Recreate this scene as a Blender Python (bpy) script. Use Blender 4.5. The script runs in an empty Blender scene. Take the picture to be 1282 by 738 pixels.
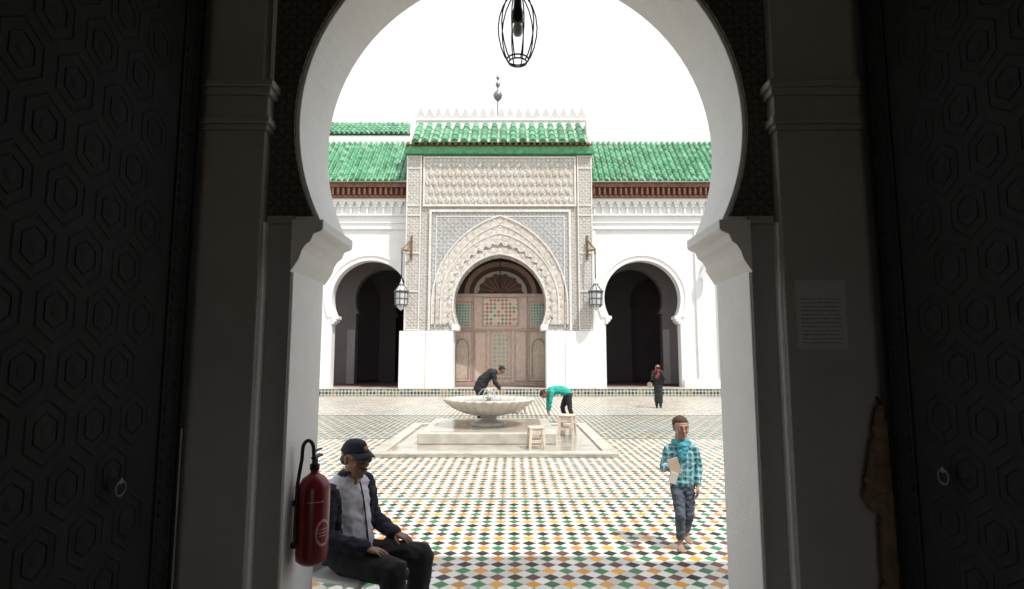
import bpy, bmesh, math, random
import numpy as np
from mathutils import Vector, Matrix, noise
from math import sin, cos, pi, sqrt, radians, acos, atan2
random.seed(7)
scene = bpy.context.scene
COL = scene.collection

# ------------------------------------------------------------------ helpers
def empty(name):
    e = bpy.data.objects.new(name, None); COL.objects.link(e); return e

def mobj(name, verts, faces, mat=None, parent=None, smooth=False, M=None, fix=True):
    me = bpy.data.meshes.new(name)
    if M is not None: verts = [M @ Vector(v) for v in verts]
    me.from_pydata([tuple(v) for v in verts], [], faces)
    if fix:
        bm = bmesh.new(); bm.from_mesh(me)
        bmesh.ops.recalc_face_normals(bm, faces=bm.faces); bm.to_mesh(me); bm.free()
    if smooth:
        for p in me.polygons: p.use_smooth = True
    o = bpy.data.objects.new(name, me); COL.objects.link(o)
    if mat: me.materials.append(mat)
    if parent: o.parent = parent
    return o

def bevel(o, w, seg=2):
    m = o.modifiers.new('b', 'BEVEL'); m.width = w; m.segments = seg; m.limit_method = 'ANGLE'
    return o

def box(name, x0, x1, y0, y1, z0, z1, mat, parent=None, bev=0, M=None):
    v = [(x0,y0,z0),(x1,y0,z0),(x1,y1,z0),(x0,y1,z0),(x0,y0,z1),(x1,y0,z1),(x1,y1,z1),(x0,y1,z1)]
    f = [(0,1,2,3),(4,5,6,7),(0,1,5,4),(1,2,6,5),(2,3,7,6),(3,0,4,7)]
    o = mobj(name, v, f, mat, parent, M=M)
    if bev: bevel(o, bev)
    return o

def boxes(name, lst, mat, parent=None, bev=0, M=None):
    V=[];F=[]
    for (x0,x1,y0,y1,z0,z1) in lst:
        b=len(V)
        V += [(x0,y0,z0),(x1,y0,z0),(x1,y1,z0),(x0,y1,z0),(x0,y0,z1),(x1,y0,z1),(x1,y1,z1),(x0,y1,z1)]
        F += [tuple(b+i for i in f) for f in [(0,3,2,1),(4,5,6,7),(0,1,5,4),(1,2,6,5),(2,3,7,6),(3,0,4,7)]]
    o = mobj(name, V, F, mat, parent, M=M)
    if bev: bevel(o, bev)
    return o

def extr(name, pts, y0, y1, mat, parent=None, M=None, bev=0):
    n=len(pts)
    v=[(p[0],y0,p[1]) for p in pts]+[(p[0],y1,p[1]) for p in pts]
    f=[tuple(range(n)), tuple(range(2*n-1,n-1,-1))]+[(i,(i+1)%n,n+(i+1)%n,n+i) for i in range(n)]
    o=mobj(name,v,f,mat,parent,M=M)
    if bev: bevel(o,bev)
    return o

def band(name, A, B, y0, y1, mat, parent=None):
    n=len(A); V=[]
    for a,b in zip(A,B):
        V += [(a[0],y0,a[1]),(b[0],y0,b[1]),(a[0],y1,a[1]),(b[0],y1,b[1])]
    F=[]
    for i in range(n-1):
        p=4*i;q=p+4
        F += [(p,p+1,q+1,q),(p,q,q+2,p+2),(p+1,p+3,q+3,q+1)]
    F += [(0,1,3,2),(4*n-4,4*n-3,4*n-1,4*n-2)]
    return mobj(name,V,F,mat,parent)

def lathe(name, prof, c, mat, parent=None, seg=48, flute=0, fn=0, smooth=True, M=None):
    V=[];F=[]
    for i,(r,z) in enumerate(prof):
        for k in range(seg):
            t=2*pi*k/seg
            rr=r*(1+flute*(abs(cos(fn*t/2))-.5)) if (flute and r>.25) else r
            V.append((c[0]+rr*cos(t),c[1]+rr*sin(t),c[2]+z))
    for i in range(len(prof)-1):
        for k in range(seg):
            F.append((i*seg+k,i*seg+(k+1)%seg,(i+1)*seg+(k+1)%seg,(i+1)*seg+k))
    return mobj(name,V,F,mat,parent,smooth=smooth,M=M)

def tube(name, pts, r, mat, parent=None, cyc=False, res=3, taper=None):
    cu=bpy.data.curves.new(name,'CURVE'); cu.dimensions='3D'; cu.bevel_depth=r; cu.bevel_resolution=res; cu.use_fill_caps=True
    lists = pts if isinstance(pts[0],list) else [pts]
    for pl in lists:
        s=cu.splines.new('POLY'); s.points.add(len(pl)-1)
        for i,p in enumerate(pl): s.points[i].co=(p[0],p[1],p[2],1)
        s.use_cyclic_u=cyc
    o=bpy.data.objects.new(name,cu); COL.objects.link(o); cu.materials.append(mat)
    if parent:o.parent=parent
    return o

def circ(c,r,n=24,axis='z'):
    out=[]
    for i in range(n):
        t=2*pi*i/n
        if axis=='z': out.append((c[0]+r*cos(t),c[1]+r*sin(t),c[2]))
        elif axis=='y': out.append((c[0]+r*cos(t),c[1],c[2]+r*sin(t)))
        else: out.append((c[0],c[1]+r*cos(t),c[2]+r*sin(t)))
    return out

# ------------------------------------------------------------------ materials
class N:
    def __init__(s,name):
        s.m=bpy.data.materials.new(name); s.m.use_nodes=True; s.t=s.m.node_tree
        s.b=s.t.nodes['Principled BSDF']; s.L=s.t.links.new
    def new(s,t,**k):
        n=s.t.nodes.new(t)
        for a,b in k.items(): setattr(n,a,b)
        return n
    def put(s,sock,v):
        if hasattr(v,'is_linked') or hasattr(v,'links'): s.L(v,sock)
        else: sock.default_value=v
    def math(s,op,a,b=0.0,c=None):
        n=s.new('ShaderNodeMath',operation=op); s.put(n.inputs[0],a); s.put(n.inputs[1],b)
        if c is not None: s.put(n.inputs[2],c)
        return n.outputs[0]
    def pos(s):
        g=s.new('ShaderNodeNewGeometry'); return g.outputs['Position']
    def xyz(s,v):
        n=s.new('ShaderNodeSeparateXYZ'); s.L(v,n.inputs[0]); return n.outputs
    def noise(s,scale,detail=4,rough=.6,vec=None):
        n=s.new('ShaderNodeTexNoise'); n.inputs['Scale'].default_value=scale; n.inputs['Detail'].default_value=detail
        n.inputs['Roughness'].default_value=rough
        s.L(vec if vec is not None else s.pos(),n.inputs['Vector']); return n.outputs[0]
    def vor(s,scale,feat='F1',vec=None):
        n=s.new('ShaderNodeTexVoronoi',feature=feat); n.inputs['Scale'].default_value=scale
        s.L(vec if vec is not None else s.pos(),n.inputs['Vector']); return n.outputs['Distance']
    def ramp(s,f,stops,const=False):
        n=s.new('ShaderNodeValToRGB'); r=n.color_ramp
        if const: r.interpolation='CONSTANT'
        while len(r.elements)<len(stops): r.elements.new(.5)
        for e,(p,c) in zip(r.elements,stops):
            e.position=p; e.color=(c[0],c[1],c[2],1)
        s.L(f,n.inputs[0]); return n.outputs[0]
    def mix(s,f,a,b,mode='MIX'):
        n=s.new('ShaderNodeMix',data_type='RGBA',blend_type=mode)
        s.put(n.inputs[0],f)
        for i,v in ((6,a),(7,b)):
            if isinstance(v,tuple): n.inputs[i].default_value=(v[0],v[1],v[2],1)
            else: s.L(v,n.inputs[i])
        return n.outputs[2]
    def bw(s,c):
        n=s.new('ShaderNodeRGBToBW'); s.L(c,n.inputs[0]); return n.outputs[0]
    def bump(s,h,st=.3,d=.01):
        n=s.new('ShaderNodeBump'); n.inputs['Strength'].default_value=st; n.inputs['Distance'].default_value=d
        s.L(h,n.inputs['Height']); s.L(n.outputs[0],s.b.inputs['Normal'])
    def fin(s,col,rough=.7,metal=0,spec=None):
        if isinstance(col,tuple): s.b.inputs['Base Color'].default_value=(col[0],col[1],col[2],1)
        else: s.L(col,s.b.inputs['Base Color'])
        s.put(s.b.inputs['Roughness'],rough); s.b.inputs['Metallic'].default_value=metal
        if spec is not None: s.b.inputs['Specular IOR Level'].default_value=spec
        return s.m

def simple(name,c,rough=.7,metal=0,nscale=6,var=.18,bst=.15,bd=.004,bscale=60,spec=None):
    n=N(name); f=n.noise(nscale,5)
    lo=tuple(x*(1-var) for x in c); hi=tuple(min(1,x*(1+var)) for x in c)
    col=n.ramp(f,[(.3,lo),(.7,hi)])
    n.bump(n.noise(bscale,3),bst,bd)
    return n.fin(col,rough,metal,spec)

def plaster(name,c,stain=(.6,.56,.5),amt=.35,rough=.8):
    n=N(name); p=n.pos()
    f=n.noise(1.3,6,.65); g=n.noise(9,5)
    col=n.ramp(g,[(.3,tuple(x*.95 for x in c)),(.7,c)])
    st=n.ramp(f,[(.48,(0,0,0)),(.75,(1,1,1))])
    x=n.xyz(p)
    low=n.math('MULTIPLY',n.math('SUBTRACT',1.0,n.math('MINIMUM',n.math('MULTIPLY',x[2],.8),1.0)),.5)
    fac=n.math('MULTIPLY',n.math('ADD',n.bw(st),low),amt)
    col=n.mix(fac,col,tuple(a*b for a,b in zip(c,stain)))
    n.bump(n.math('ADD',n.noise(5,6),n.math('MULTIPLY',n.noise(70,3),.3)),.35,.015)
    return n.fin(col,rough)

WHITE=plaster('white_plaster',(.79,.79,.785),stain=(.66,.66,.65),amt=.28)
NEARW=plaster('jamb_plaster',(.86,.86,.85),stain=(.66,.65,.63),amt=.18,rough=.5)
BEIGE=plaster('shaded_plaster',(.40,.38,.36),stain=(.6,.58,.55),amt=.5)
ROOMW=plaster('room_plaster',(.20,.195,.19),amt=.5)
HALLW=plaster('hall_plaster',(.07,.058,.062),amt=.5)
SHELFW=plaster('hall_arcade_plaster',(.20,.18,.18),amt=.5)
MARBLE=simple('marble',(.50,.475,.42),.3,nscale=3,var=.22,bst=.1)
MARBLEW=simple('wet_marble',(.37,.34,.285),.12,nscale=2,var=.32,bst=.1)
BLACKM=simple('black_iron',(.02,.02,.02),.45,.6)
DARKCL=simple('black_cloth',(.018,.018,.022),.9,nscale=12,var=.3,bst=.4,bscale=300)
WOODD=simple('cedar_wood',(.17,.068,.036),.65,nscale=8,var=.45,bst=.3)
WOODE=simple('cedar_dark',(.05,.028,.022),.7,nscale=8,var=.4)
STOOLW=simple('pale_wood',(.60,.52,.42),.6,nscale=10,var=.18)
GREENP=simple('green_paint',(.06,.28,.12),.45,nscale=4,var=.35)
SILVER=simple('aged_tin',(.45,.43,.40),.4,.7,nscale=20,var=.3)
GLASSW=simple('lantern_glass',(.50,.52,.52),.2,nscale=8)
BRASS=simple('finial_metal',(.22,.23,.22),.35,.8)
EARTH=simple('earth',(.30,.25,.19),.95,nscale=.3,var=.3)
PLASTIC=simple('white_plastic',(.78,.78,.78),.35,var=.04,bst=.02)

def carved(name,k,hi,lo,mid=None,fine=1.0,bst=1.0,axes=(0,2),bd=.05,gold=None):
    n=N(name); o=n.xyz(n.pos()); x=o[axes[0]]; z=o[axes[1]]
    a=n.math('SINE',n.math('MULTIPLY',n.math('ADD',x,z),k)); b=n.math('SINE',n.math('MULTIPLY',n.math('SUBTRACT',x,z),k))
    ab=n.math('ABSOLUTE',n.math('MULTIPLY',a,b))
    c=n.math('SINE',n.math('MULTIPLY',x,k*2.83)); d=n.math('SINE',n.math('MULTIPLY',z,k*2.83))
    cd=n.math('ABSOLUTE',n.math('ADD',c,d))
    v=n.vor(k*2.2*fine,'DISTANCE_TO_EDGE')
    v=n.math('MINIMUM',n.math('MULTIPLY',v,5.0),1.0)
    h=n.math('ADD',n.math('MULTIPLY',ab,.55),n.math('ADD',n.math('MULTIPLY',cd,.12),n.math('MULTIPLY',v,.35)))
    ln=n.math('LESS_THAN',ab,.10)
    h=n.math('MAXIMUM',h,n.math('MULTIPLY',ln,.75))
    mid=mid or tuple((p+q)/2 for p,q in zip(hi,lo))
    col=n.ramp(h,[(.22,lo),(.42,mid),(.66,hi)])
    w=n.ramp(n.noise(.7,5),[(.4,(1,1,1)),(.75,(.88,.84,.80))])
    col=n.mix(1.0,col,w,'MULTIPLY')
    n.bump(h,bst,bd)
    return n.fin(col,.75)

CARV1=carved('carved_stucco_frieze',7.0,(.70,.68,.64),(.35,.30,.24),(.59,.54,.47),fine=1.2)
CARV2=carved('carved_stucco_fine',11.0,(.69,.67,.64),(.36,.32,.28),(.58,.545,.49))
CARV3=carved('carved_stucco_grey',8.5,(.56,.57,.57),(.20,.205,.215),(.40,.405,.41))
CARV4=carved('carved_stucco_arch',5.3,(.72,.69,.65),(.38,.33,.27),(.63,.58,.51),fine=1.4)
CARVP=simple('stucco_moulding',(.65,.635,.60),.8,nscale=3,var=.12)
ALFIZ=carved('dark_carved_panel',38,(.14,.13,.11),(.018,.022,.02),(.06,.065,.055),bd=.01)

# floor zellige
def zellige():
    n=N('zellige_floor'); o=n.xyz(n.pos()); P=.148
    wob=n.math('MULTIPLY',n.math('SUBTRACT',n.noise(1.1,3),.5),.05)
    x=n.math('ADD',n.math('ADD',o[0],200.0),wob); y=n.math('ADD',n.math('ADD',o[1],60.0),wob)
    u=n.math('DIVIDE',n.math('ADD',x,y),P); v=n.math('DIVIDE',n.math('SUBTRACT',x,y),P)
    fu=n.math('FLOOR',u); fv=n.math('FLOOR',v)
    ru=n.math('SUBTRACT',u,fu); rv=n.math('SUBTRACT',v,fv)
    par=n.math('MODULO',n.math('ADD',fu,fv),2.0)
    row=n.math('DIVIDE',n.math('SUBTRACT',fu,fv),2.0); col=n.math('DIVIDE',n.math('ADD',fu,fv),2.0)
    rm=n.math('MODULO',row,2.0)
    cm=n.math('MODULO',n.math('ADD',col,n.math('FLOOR',n.math('DIVIDE',row,2.0))),2.0)
    cb=n.new('ShaderNodeCombineXYZ'); n.L(fu,cb.inputs[0]); n.L(fv,cb.inputs[1])
    wn=n.new('ShaderNodeTexWhiteNoise'); n.L(cb.outputs[0],wn.inputs['Vector'])
    idx=n.math('ADD',n.math('DIVIDE',n.math('ADD',n.math('MULTIPLY',rm,2.0),cm),4.0),.05)
    pal=n.ramp(idx,[(0,(.025,.20,.07)),(.25,(.66,.30,.02)),(.5,(.012,.013,.018)),(.75,(.13,.045,.04))],True)
    au=n.math('ABSOLUTE',n.math('SUBTRACT',ru,.5)); av=n.math('ABSOLUTE',n.math('SUBTRACT',rv,.5))
    mx=n.math('MAXIMUM',au,av)
    inside=n.math('LESS_THAN',mx,.472)
    iscol=n.math('MULTIPLY',n.math('LESS_THAN',par,.5),inside)
    wht=n.ramp(wn.outputs['Value'],[(0,(.53,.52,.49)),(.5,(.67,.66,.64)),(1,(.76,.755,.74))])
    grout=n.math('GREATER_THAN',mx,.475)
    wht=n.mix(n.math('MULTIPLY',grout,.6),wht,(.32,.31,.29))
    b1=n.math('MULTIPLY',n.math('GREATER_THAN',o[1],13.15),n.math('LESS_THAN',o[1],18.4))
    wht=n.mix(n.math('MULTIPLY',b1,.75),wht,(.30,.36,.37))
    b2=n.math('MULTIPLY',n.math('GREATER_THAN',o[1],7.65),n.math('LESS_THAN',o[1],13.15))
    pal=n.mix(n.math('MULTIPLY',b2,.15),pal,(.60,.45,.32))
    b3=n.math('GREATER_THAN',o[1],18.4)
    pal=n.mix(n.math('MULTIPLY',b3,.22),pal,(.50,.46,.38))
    pv=n.mix(1.0,pal,n.ramp(wn.outputs['Value'],[(0,(.6,.6,.6)),(1,(1.3,1.25,1.2))]),'MULTIPLY')
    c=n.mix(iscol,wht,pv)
    # broad repairs: some areas relaid with a greyer field
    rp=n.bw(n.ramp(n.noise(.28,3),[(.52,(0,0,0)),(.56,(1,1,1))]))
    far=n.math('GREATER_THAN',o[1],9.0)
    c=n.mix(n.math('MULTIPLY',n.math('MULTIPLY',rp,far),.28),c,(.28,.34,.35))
    dirt=n.ramp(n.noise(.9,6,.7),[(.42,(1,1,1)),(.8,(.78,.75,.70))])
    c=n.mix(1.0,c,dirt,'MULTIPLY')
    h=n.math('SUBTRACT',1.0,n.math('GREATER_THAN',mx,.47))
    n.bump(n.math('ADD',n.math('MULTIPLY',h,.6),n.math('MULTIPLY',wn.outputs['Value'],.25)),.3,.004)
    rg=n.math('ADD',n.math('MULTIPLY',n.noise(1.7,4),.35),.24)
    return n.fin(c,rg,0,.3)
FLOOR=zellige()

def checkmat(name,P,cols,grout=(.6,.6,.58),axes=(0,2)):
    n=N(name); o=n.xyz(n.pos()); x=n.math('ADD',o[axes[0]],100.0); z=n.math('ADD',o[axes[1]],100.0)
    u=n.math('DIVIDE',n.math('ADD',x,z),P); v=n.math('ADD',n.math('DIVIDE',n.math('SUBTRACT',x,z),P),4000.0)
    fu=n.math('FLOOR',u); fv=n.math('FLOOR',v)
    cb=n.new('ShaderNodeCombineXYZ'); n.L(fu,cb.inputs[0]); n.L(fv,cb.inputs[1])
    wn=n.new('ShaderNodeTexWhiteNoise'); n.L(cb.outputs[0],wn.inputs['Vector'])
    k=len(cols)
    pal=n.ramp(wn.outputs['Value'],[(i/k,c) for i,c in enumerate(cols)],True)
    par=n.math('LESS_THAN',n.math('MODULO',n.math('ADD',fu,fv),2.0),.5)
    c=n.mix(par,grout,pal); n.bump(n.noise(40),.1,.003)
    return n.fin(c,.3)
RISER=checkmat('zellige_riser',.16,[(.015,.06,.04),(.03,.12,.07),(.02,.02,.03),(.25,.18,.07)],(.45,.45,.42))
DOORPAT=checkmat('painted_lattice',.2,[(.40,.14,.09),(.13,.25,.18),(.5,.42,.27),(.36,.17,.12)],(.56,.50,.40))
GREENPAT=checkmat('painted_green_panel',.15,[(.10,.24,.18),(.17,.3,.23)],(.42,.42,.34))

def tilemat(name,x0,pitch,wear=.5):
    n=N(name); o=n.xyz(n.pos())
    q=n.math('DIVIDE',n.math('ADD',o[0],-x0+pitch*200),pitch)
    cx=n.math('FLOOR',q); fr_=n.math('SUBTRACT',q,cx); cz=n.math('FLOOR',n.math('DIVIDE',o[2],.25))
    cb=n.new('ShaderNodeCombineXYZ'); n.L(cx,cb.inputs[0]); n.L(cz,cb.inputs[2])
    wn=n.new('ShaderNodeTexWhiteNoise'); n.L(cb.outputs[0],wn.inputs['Vector'])
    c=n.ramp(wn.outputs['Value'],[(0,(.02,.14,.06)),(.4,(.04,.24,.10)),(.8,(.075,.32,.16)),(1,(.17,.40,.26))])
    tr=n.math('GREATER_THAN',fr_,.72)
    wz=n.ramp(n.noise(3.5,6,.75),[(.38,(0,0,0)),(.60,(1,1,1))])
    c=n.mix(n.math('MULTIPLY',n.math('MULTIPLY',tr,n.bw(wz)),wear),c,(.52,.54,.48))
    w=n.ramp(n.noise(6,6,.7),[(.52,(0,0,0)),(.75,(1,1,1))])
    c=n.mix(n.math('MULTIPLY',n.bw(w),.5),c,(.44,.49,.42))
    n.bump(n.noise(25,4),.3,.02)
    return n.fin(c,.25)

def woodpanel():
    n=N('old_door_wood'); p=n.pos(); mp=n.new('ShaderNodeMapping'); mp.inputs['Scale'].default_value=(9,9,1.2)
    n.L(p,mp.inputs[0]); f=n.noise(2,7,.65,mp.outputs[0])
    c=n.ramp(f,[(.3,(.40,.29,.24)),(.55,(.56,.44,.38)),(.75,(.66,.56,.49))]); n.bump(f,.4,.02)
    return n.fin(c,.7)
DOORW=woodpanel()
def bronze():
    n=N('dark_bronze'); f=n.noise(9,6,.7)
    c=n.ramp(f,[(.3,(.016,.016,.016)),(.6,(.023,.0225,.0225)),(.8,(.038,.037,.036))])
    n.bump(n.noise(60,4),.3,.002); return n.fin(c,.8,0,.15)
BRONZE=bronze()

# ------------------------------------------------------------------ ground
ground=mobj('ground',[(-300,-300,-.02),(300,-300,-.02),(300,500,-.02),(-300,500,-.02)],[(0,1,2,3)],EARTH)
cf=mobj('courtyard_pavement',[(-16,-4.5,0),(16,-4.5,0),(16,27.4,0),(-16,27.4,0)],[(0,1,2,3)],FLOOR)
strips=boxes('marble_drain_strip',[(-15.9,15.9,7.58,7.66,.0,.006),(-15.9,-2.7,13.1,13.26,0,.006),(2.05,15.9,13.1,13.26,0,.006),
   (-15.9,15.9,18.35,18.5,0,.006)],simple('grey_marble',(.20,.24,.22),.3,nscale=4))

# ------------------------------------------------------------------ near gatehouse
def notch(cx,hw,R,zc,zs,zb,n=40):
    hs=sqrt(R*R-(zc-zs)**2); a0=math.asin((zc-zs)/R)
    pts=[(cx-hw,zb),(cx-hw,zs)]
    for i in range(n+1):
        t=pi+a0-(pi+2*a0)*i/n
        pts.append((cx+R*cos(t),zc+R*sin(t)))
    pts+= [(cx+hw,zs),(cx+hw,zb)]
    return pts
gate=empty('gatehouse_arch')
TOPZ=4.55
nw=[(-16,0)]+notch(.05,1.24,1.24,3.12,2.55,0,64)+[(16,0),(16,TOPZ),(-16,TOPZ)]
extr('gate_wall',nw,3.1,3.6,NEARW,gate,bev=.006)
R=1.262;zc=3.12;a0=math.asin((zc-2.575)/R)
arc=[(.05+R*cos(pi+a0-(pi+2*a0)*i/64),zc+R*sin(pi+a0-(pi+2*a0)*i/64)) for i in range(65)]
extr('carved_alfiz',[(-1.335,2.575)]+arc+[(1.43,2.575),(1.43,TOPZ-.02),(-1.335,TOPZ-.02)],3.075,3.1,ALFIZ,gate)
def impost(sx,cx,name):
    pr=[(1.245,2.26),(1.225,2.29),(1.20,2.33),(1.185,2.38),(1.165,2.41),(1.14,2.43),(1.125,2.47),(1.085,2.485),(1.075,2.50),(1.075,2.549),(1.245,2.549)]
    extr(name,[(cx+sx*a,b) for a,b in pr],3.06,3.64,NEARW,gate,bev=.003)
impost(-1,.05,'impost_a'); impost(1,.05,'impost_b')
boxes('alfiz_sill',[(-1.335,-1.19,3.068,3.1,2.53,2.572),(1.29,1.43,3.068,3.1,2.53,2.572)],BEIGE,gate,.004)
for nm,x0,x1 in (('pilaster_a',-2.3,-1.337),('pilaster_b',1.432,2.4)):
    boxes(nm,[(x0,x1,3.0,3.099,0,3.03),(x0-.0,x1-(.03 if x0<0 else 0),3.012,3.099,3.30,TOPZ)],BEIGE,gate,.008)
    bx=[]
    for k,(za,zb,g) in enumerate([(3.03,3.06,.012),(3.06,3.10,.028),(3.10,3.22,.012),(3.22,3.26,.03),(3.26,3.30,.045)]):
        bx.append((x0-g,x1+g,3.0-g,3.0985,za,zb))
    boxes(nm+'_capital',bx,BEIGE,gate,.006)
boxes('jamb_shade_band',[(-1.335,-1.20,3.088,3.1,0,2.528),(1.30,1.43,3.088,3.1,0,2.528)],plaster('jamb_shade_grey',(.36,.355,.34),amt=.4),gate,.004)  # front face of the jamb, its shade put into a greyer plaster colour
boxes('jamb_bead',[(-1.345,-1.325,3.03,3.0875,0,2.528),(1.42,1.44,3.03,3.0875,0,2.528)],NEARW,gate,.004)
room=empty('gatehouse_room')
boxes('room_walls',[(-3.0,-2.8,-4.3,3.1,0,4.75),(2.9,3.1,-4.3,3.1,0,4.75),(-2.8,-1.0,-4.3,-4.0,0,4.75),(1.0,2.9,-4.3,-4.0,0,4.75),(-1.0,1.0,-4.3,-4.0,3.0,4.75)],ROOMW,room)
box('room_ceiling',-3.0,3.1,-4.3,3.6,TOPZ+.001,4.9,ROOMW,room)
def leaf(name,xs,y0,y1,face):
    L=empty(name)
    th=.06; x0=min(xs,xs-face*th); x1=max(xs,xs-face*th)
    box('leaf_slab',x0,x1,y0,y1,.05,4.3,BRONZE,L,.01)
    V=[];F=[]
    def hexring(cy,cz,ro,ri,h):
        b=len(V)
        for rr,hh in ((ro,0.0),(ro-.008,h),(ri+.008,h),(ri,0.0)):
            for k in range(6):
                t=k*pi/3+pi/6
                V.append((xs+face*(hh+.001),cy+rr*cos(t)*.88,cz+rr*sin(t)))
        for a in range(3):
            for k in range(6): F.append((b+a*6+k,b+a*6+(k+1)%6,b+(a+1)*6+(k+1)%6,b+(a+1)*6+k))
    def boss(cy,cz,r,h):
        b=len(V); V.append((xs+face*h,cy,cz))
        for k in range(8): V.append((xs+face*h*.7,cy+r*.6*cos(k*pi/4),cz+r*.6*sin(k*pi/4)))
        for k in range(8): V.append((xs+face*.001,cy+r*cos(k*pi/4),cz+r*sin(k*pi/4)))
        for k in range(8):
            F.append((b,b+1+k,b+1+(k+1)%8)); F.append((b+1+k,b+9+k,b+9+(k+1)%8,b+1+(k+1)%8))
    yy0=y0+.05; yy1=y1-.19
    j=0; z=.25
    while z<4.15:
        off=.12 if j%2 else 0
        y=yy0+.1+off
        while y<yy1-.09:
            hexring(y,z,.124,.106,.003); hexring(y,z,.072,.062,.0025); boss(y,z,.026,.004)
            y+=.24
        z+=.215; j+=1
    z=.12
    while z<4.25:
        boss(y1-.05,z,.022,.012); boss(y1-.13,z,.022,.012)
        z+=.06
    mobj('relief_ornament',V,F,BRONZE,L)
    boxes('border_strip',[(min(xs,xs+face*.01),max(xs,xs+face*.01),y1-.175,y1-.16,.06,4.28),(min(xs,xs+face*.01),max(xs,xs+face*.01),y1-.02,y1-.004,.06,4.28)],BRONZE,L)
    return L
l1=leaf('bronze_door_leaf',-1.645,1.2,2.90,1)
l2=leaf('bronze_door_leaf.001',1.87,1.2,2.90,-1)
KN=simple('worn_iron',(.10,.10,.10),.5,.5)
for L,x,y,z,f in ((l1,-1.63,2.42,1.30,1),(l2,1.855,2.50,1.33,-1)):
    tube('knocker_ring',circ((x+f*.03,y,z-.03),.03,20,'x'),.005,KN,L,True)
    tube('knocker_boss',[(x,y,z),(x+f*.035,y,z)],.012,KN,L)
box('white_dado_post',-1.76,-1.672,2.93,2.985,0,1.45,PLASTIC,None,.01)
pap=N('printed_notice'); o=pap.xyz(pap.pos())
ln=pap.math('LESS_THAN',pap.math('FRACT',pap.math('MULTIPLY',o[2],48.0)),.35)
tx=pap.math('GREATER_THAN',pap.noise(160,2),.47)
inx=pap.math('MULTIPLY',pap.math('GREATER_THAN',o[0],1.51),pap.math('LESS_THAN',o[0],1.72))
inz=pap.math('MULTIPLY',pap.math('GREATER_THAN',o[2],1.87),pap.math('LESS_THAN',o[2],2.11))
fac=pap.math('MULTIPLY',pap.math('MULTIPLY',inx,inz),pap.math('MULTIPLY',pap.math('MULTIPLY',ln,tx),.8))
pap.fin(pap.mix(fac,(.50,.49,.48),(.12,.11,.11)),.6)
box('paper_notice',1.485,1.745,2.995,2.9995,1.845,2.205,pap.m)

# hanging cage lantern in arch
hl=empty('cage_lantern')
cx,cy=.035,3.35; zb=3.60
ribs=[]
prof=[(0.055,0.0),(.080,.04),(.102,.10),(.116,.17),(.120,.23),(.112,.30),(.09,.37),(.06,.42),(.03,.45)]
for k in range(10):
    t=2*pi*k/10
    ribs.append([(cx+r*cos(t),cy+r*sin(t),zb+z) for r,z in prof])
tube('cage_ribs',ribs,.0042,BLACKM,hl)
tube('cage_rings',[circ((cx,cy,zb+.002),.055,28),circ((cx,cy,zb+.02),.066,28)],.005,BLACKM,hl,True)
lathe('cage_cap',[(0,.50),(.02,.49),(.04,.455),(.04,.44),(0,.44)],(cx,cy,zb),BLACKM,hl,20)
lathe('lamp_socket',[(0,.45),(.022,.44),(.026,.36),(.034,.33),(.034,.27),(.018,.26),(.0,.26)],(cx,cy,zb),BLACKM,hl,20)
lathe('light_bulb',[(.015,.262),(.028,.24),(.033,.21),(.024,.18),(0,.168)],(cx,cy,zb),GLASSW,hl,20)
tube('hanging_rod',[(cx,cy,zb+.49),(cx,cy,4.36)],.006,BLACKM,hl)

# ------------------------------------------------------------------ far facade
fac_=empty('mosque_facade')
PH=.36
box('terrace',-16,16,27.4,38,-.01,PH,MARBLE,fac_)
box('terrace_riser',-16,16,27.385,27.4,.03,PH-.02,RISER,fac_)
YW=28.8
def wingpoly(x0,x1,arches,zt):
    p=[(x0,PH)]
    for c in arches: p+=notch(c,1.87,1.92,4.80,3.9,PH,48)
    return p+[(x1,PH),(x1,zt),(x0,zt)]
extr('wing_wall_a',wingpoly(-16,-5.0,[-12.5,-7.15],9.95),YW,YW+.55,WHITE,fac_)
extr('wing_wall_b',wingpoly(3.8,16,[6.57,12.6],9.95),YW,YW+.55,WHITE,fac_)
imp=[]
for c in (-12.5,-7.15,6.57,12.6):
    for s in (-1,1):
        for g,za,zb_ in ((.30,3.72,3.9),(.22,3.6,3.72),(.12,3.5,3.6)):
            xa=c+s*1.9; xb=c+s*(1.87-g)
            if c==-7.15 and s==1: continue
            imp.append((min(xa,xb),max(xa,xb),YW-.05,YW+.6,za,zb_-.001))
boxes('arch_imposts',imp,WHITE,fac_,.02)
for i,c in enumerate((-12.5,-7.15,6.57,12.6)):
    A=[];B=[]
    for k in range(61):
        t=pi+.45-(pi+.9)*k/60
        A.append((c+2.15*cos(t),4.8+2.15*sin(t))); B.append((c+2.3*cos(t),4.8+2.3*sin(t)))
    if c!=-7.15:
        band('arch_moulding_%d'%i,A,B,YW-.045,YW+.001,WHITE,fac_)
    else:
        A=[a for a in zip(A,B) if a[1][0]<-5.27]; band('arch_moulding_%d'%i,[a[0] for a in A],[a[1] for a in A],YW-.045,YW+.001,WHITE,fac_)
boxes('wall_pilaster_strips',[(9.25,9.5,YW-.09,YW,PH,8.3),(4.05,4.25,YW-.07,YW,PH,8.3),(-10.0,-9.75,YW-.09,YW,PH,8.3),(10.35,10.6,YW-.12,YW,PH,8.3)],WHITE,fac_,.015)
boxes('skirting',[(3.9,4.6,YW-.06,YW-.002,PH,1.1),(8.52,10.6,YW-.13,YW-.002,PH,.75),(-10.6,-9.1,YW-.13,YW-.002,PH,.75)],WHITE,fac_,.01)
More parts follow.
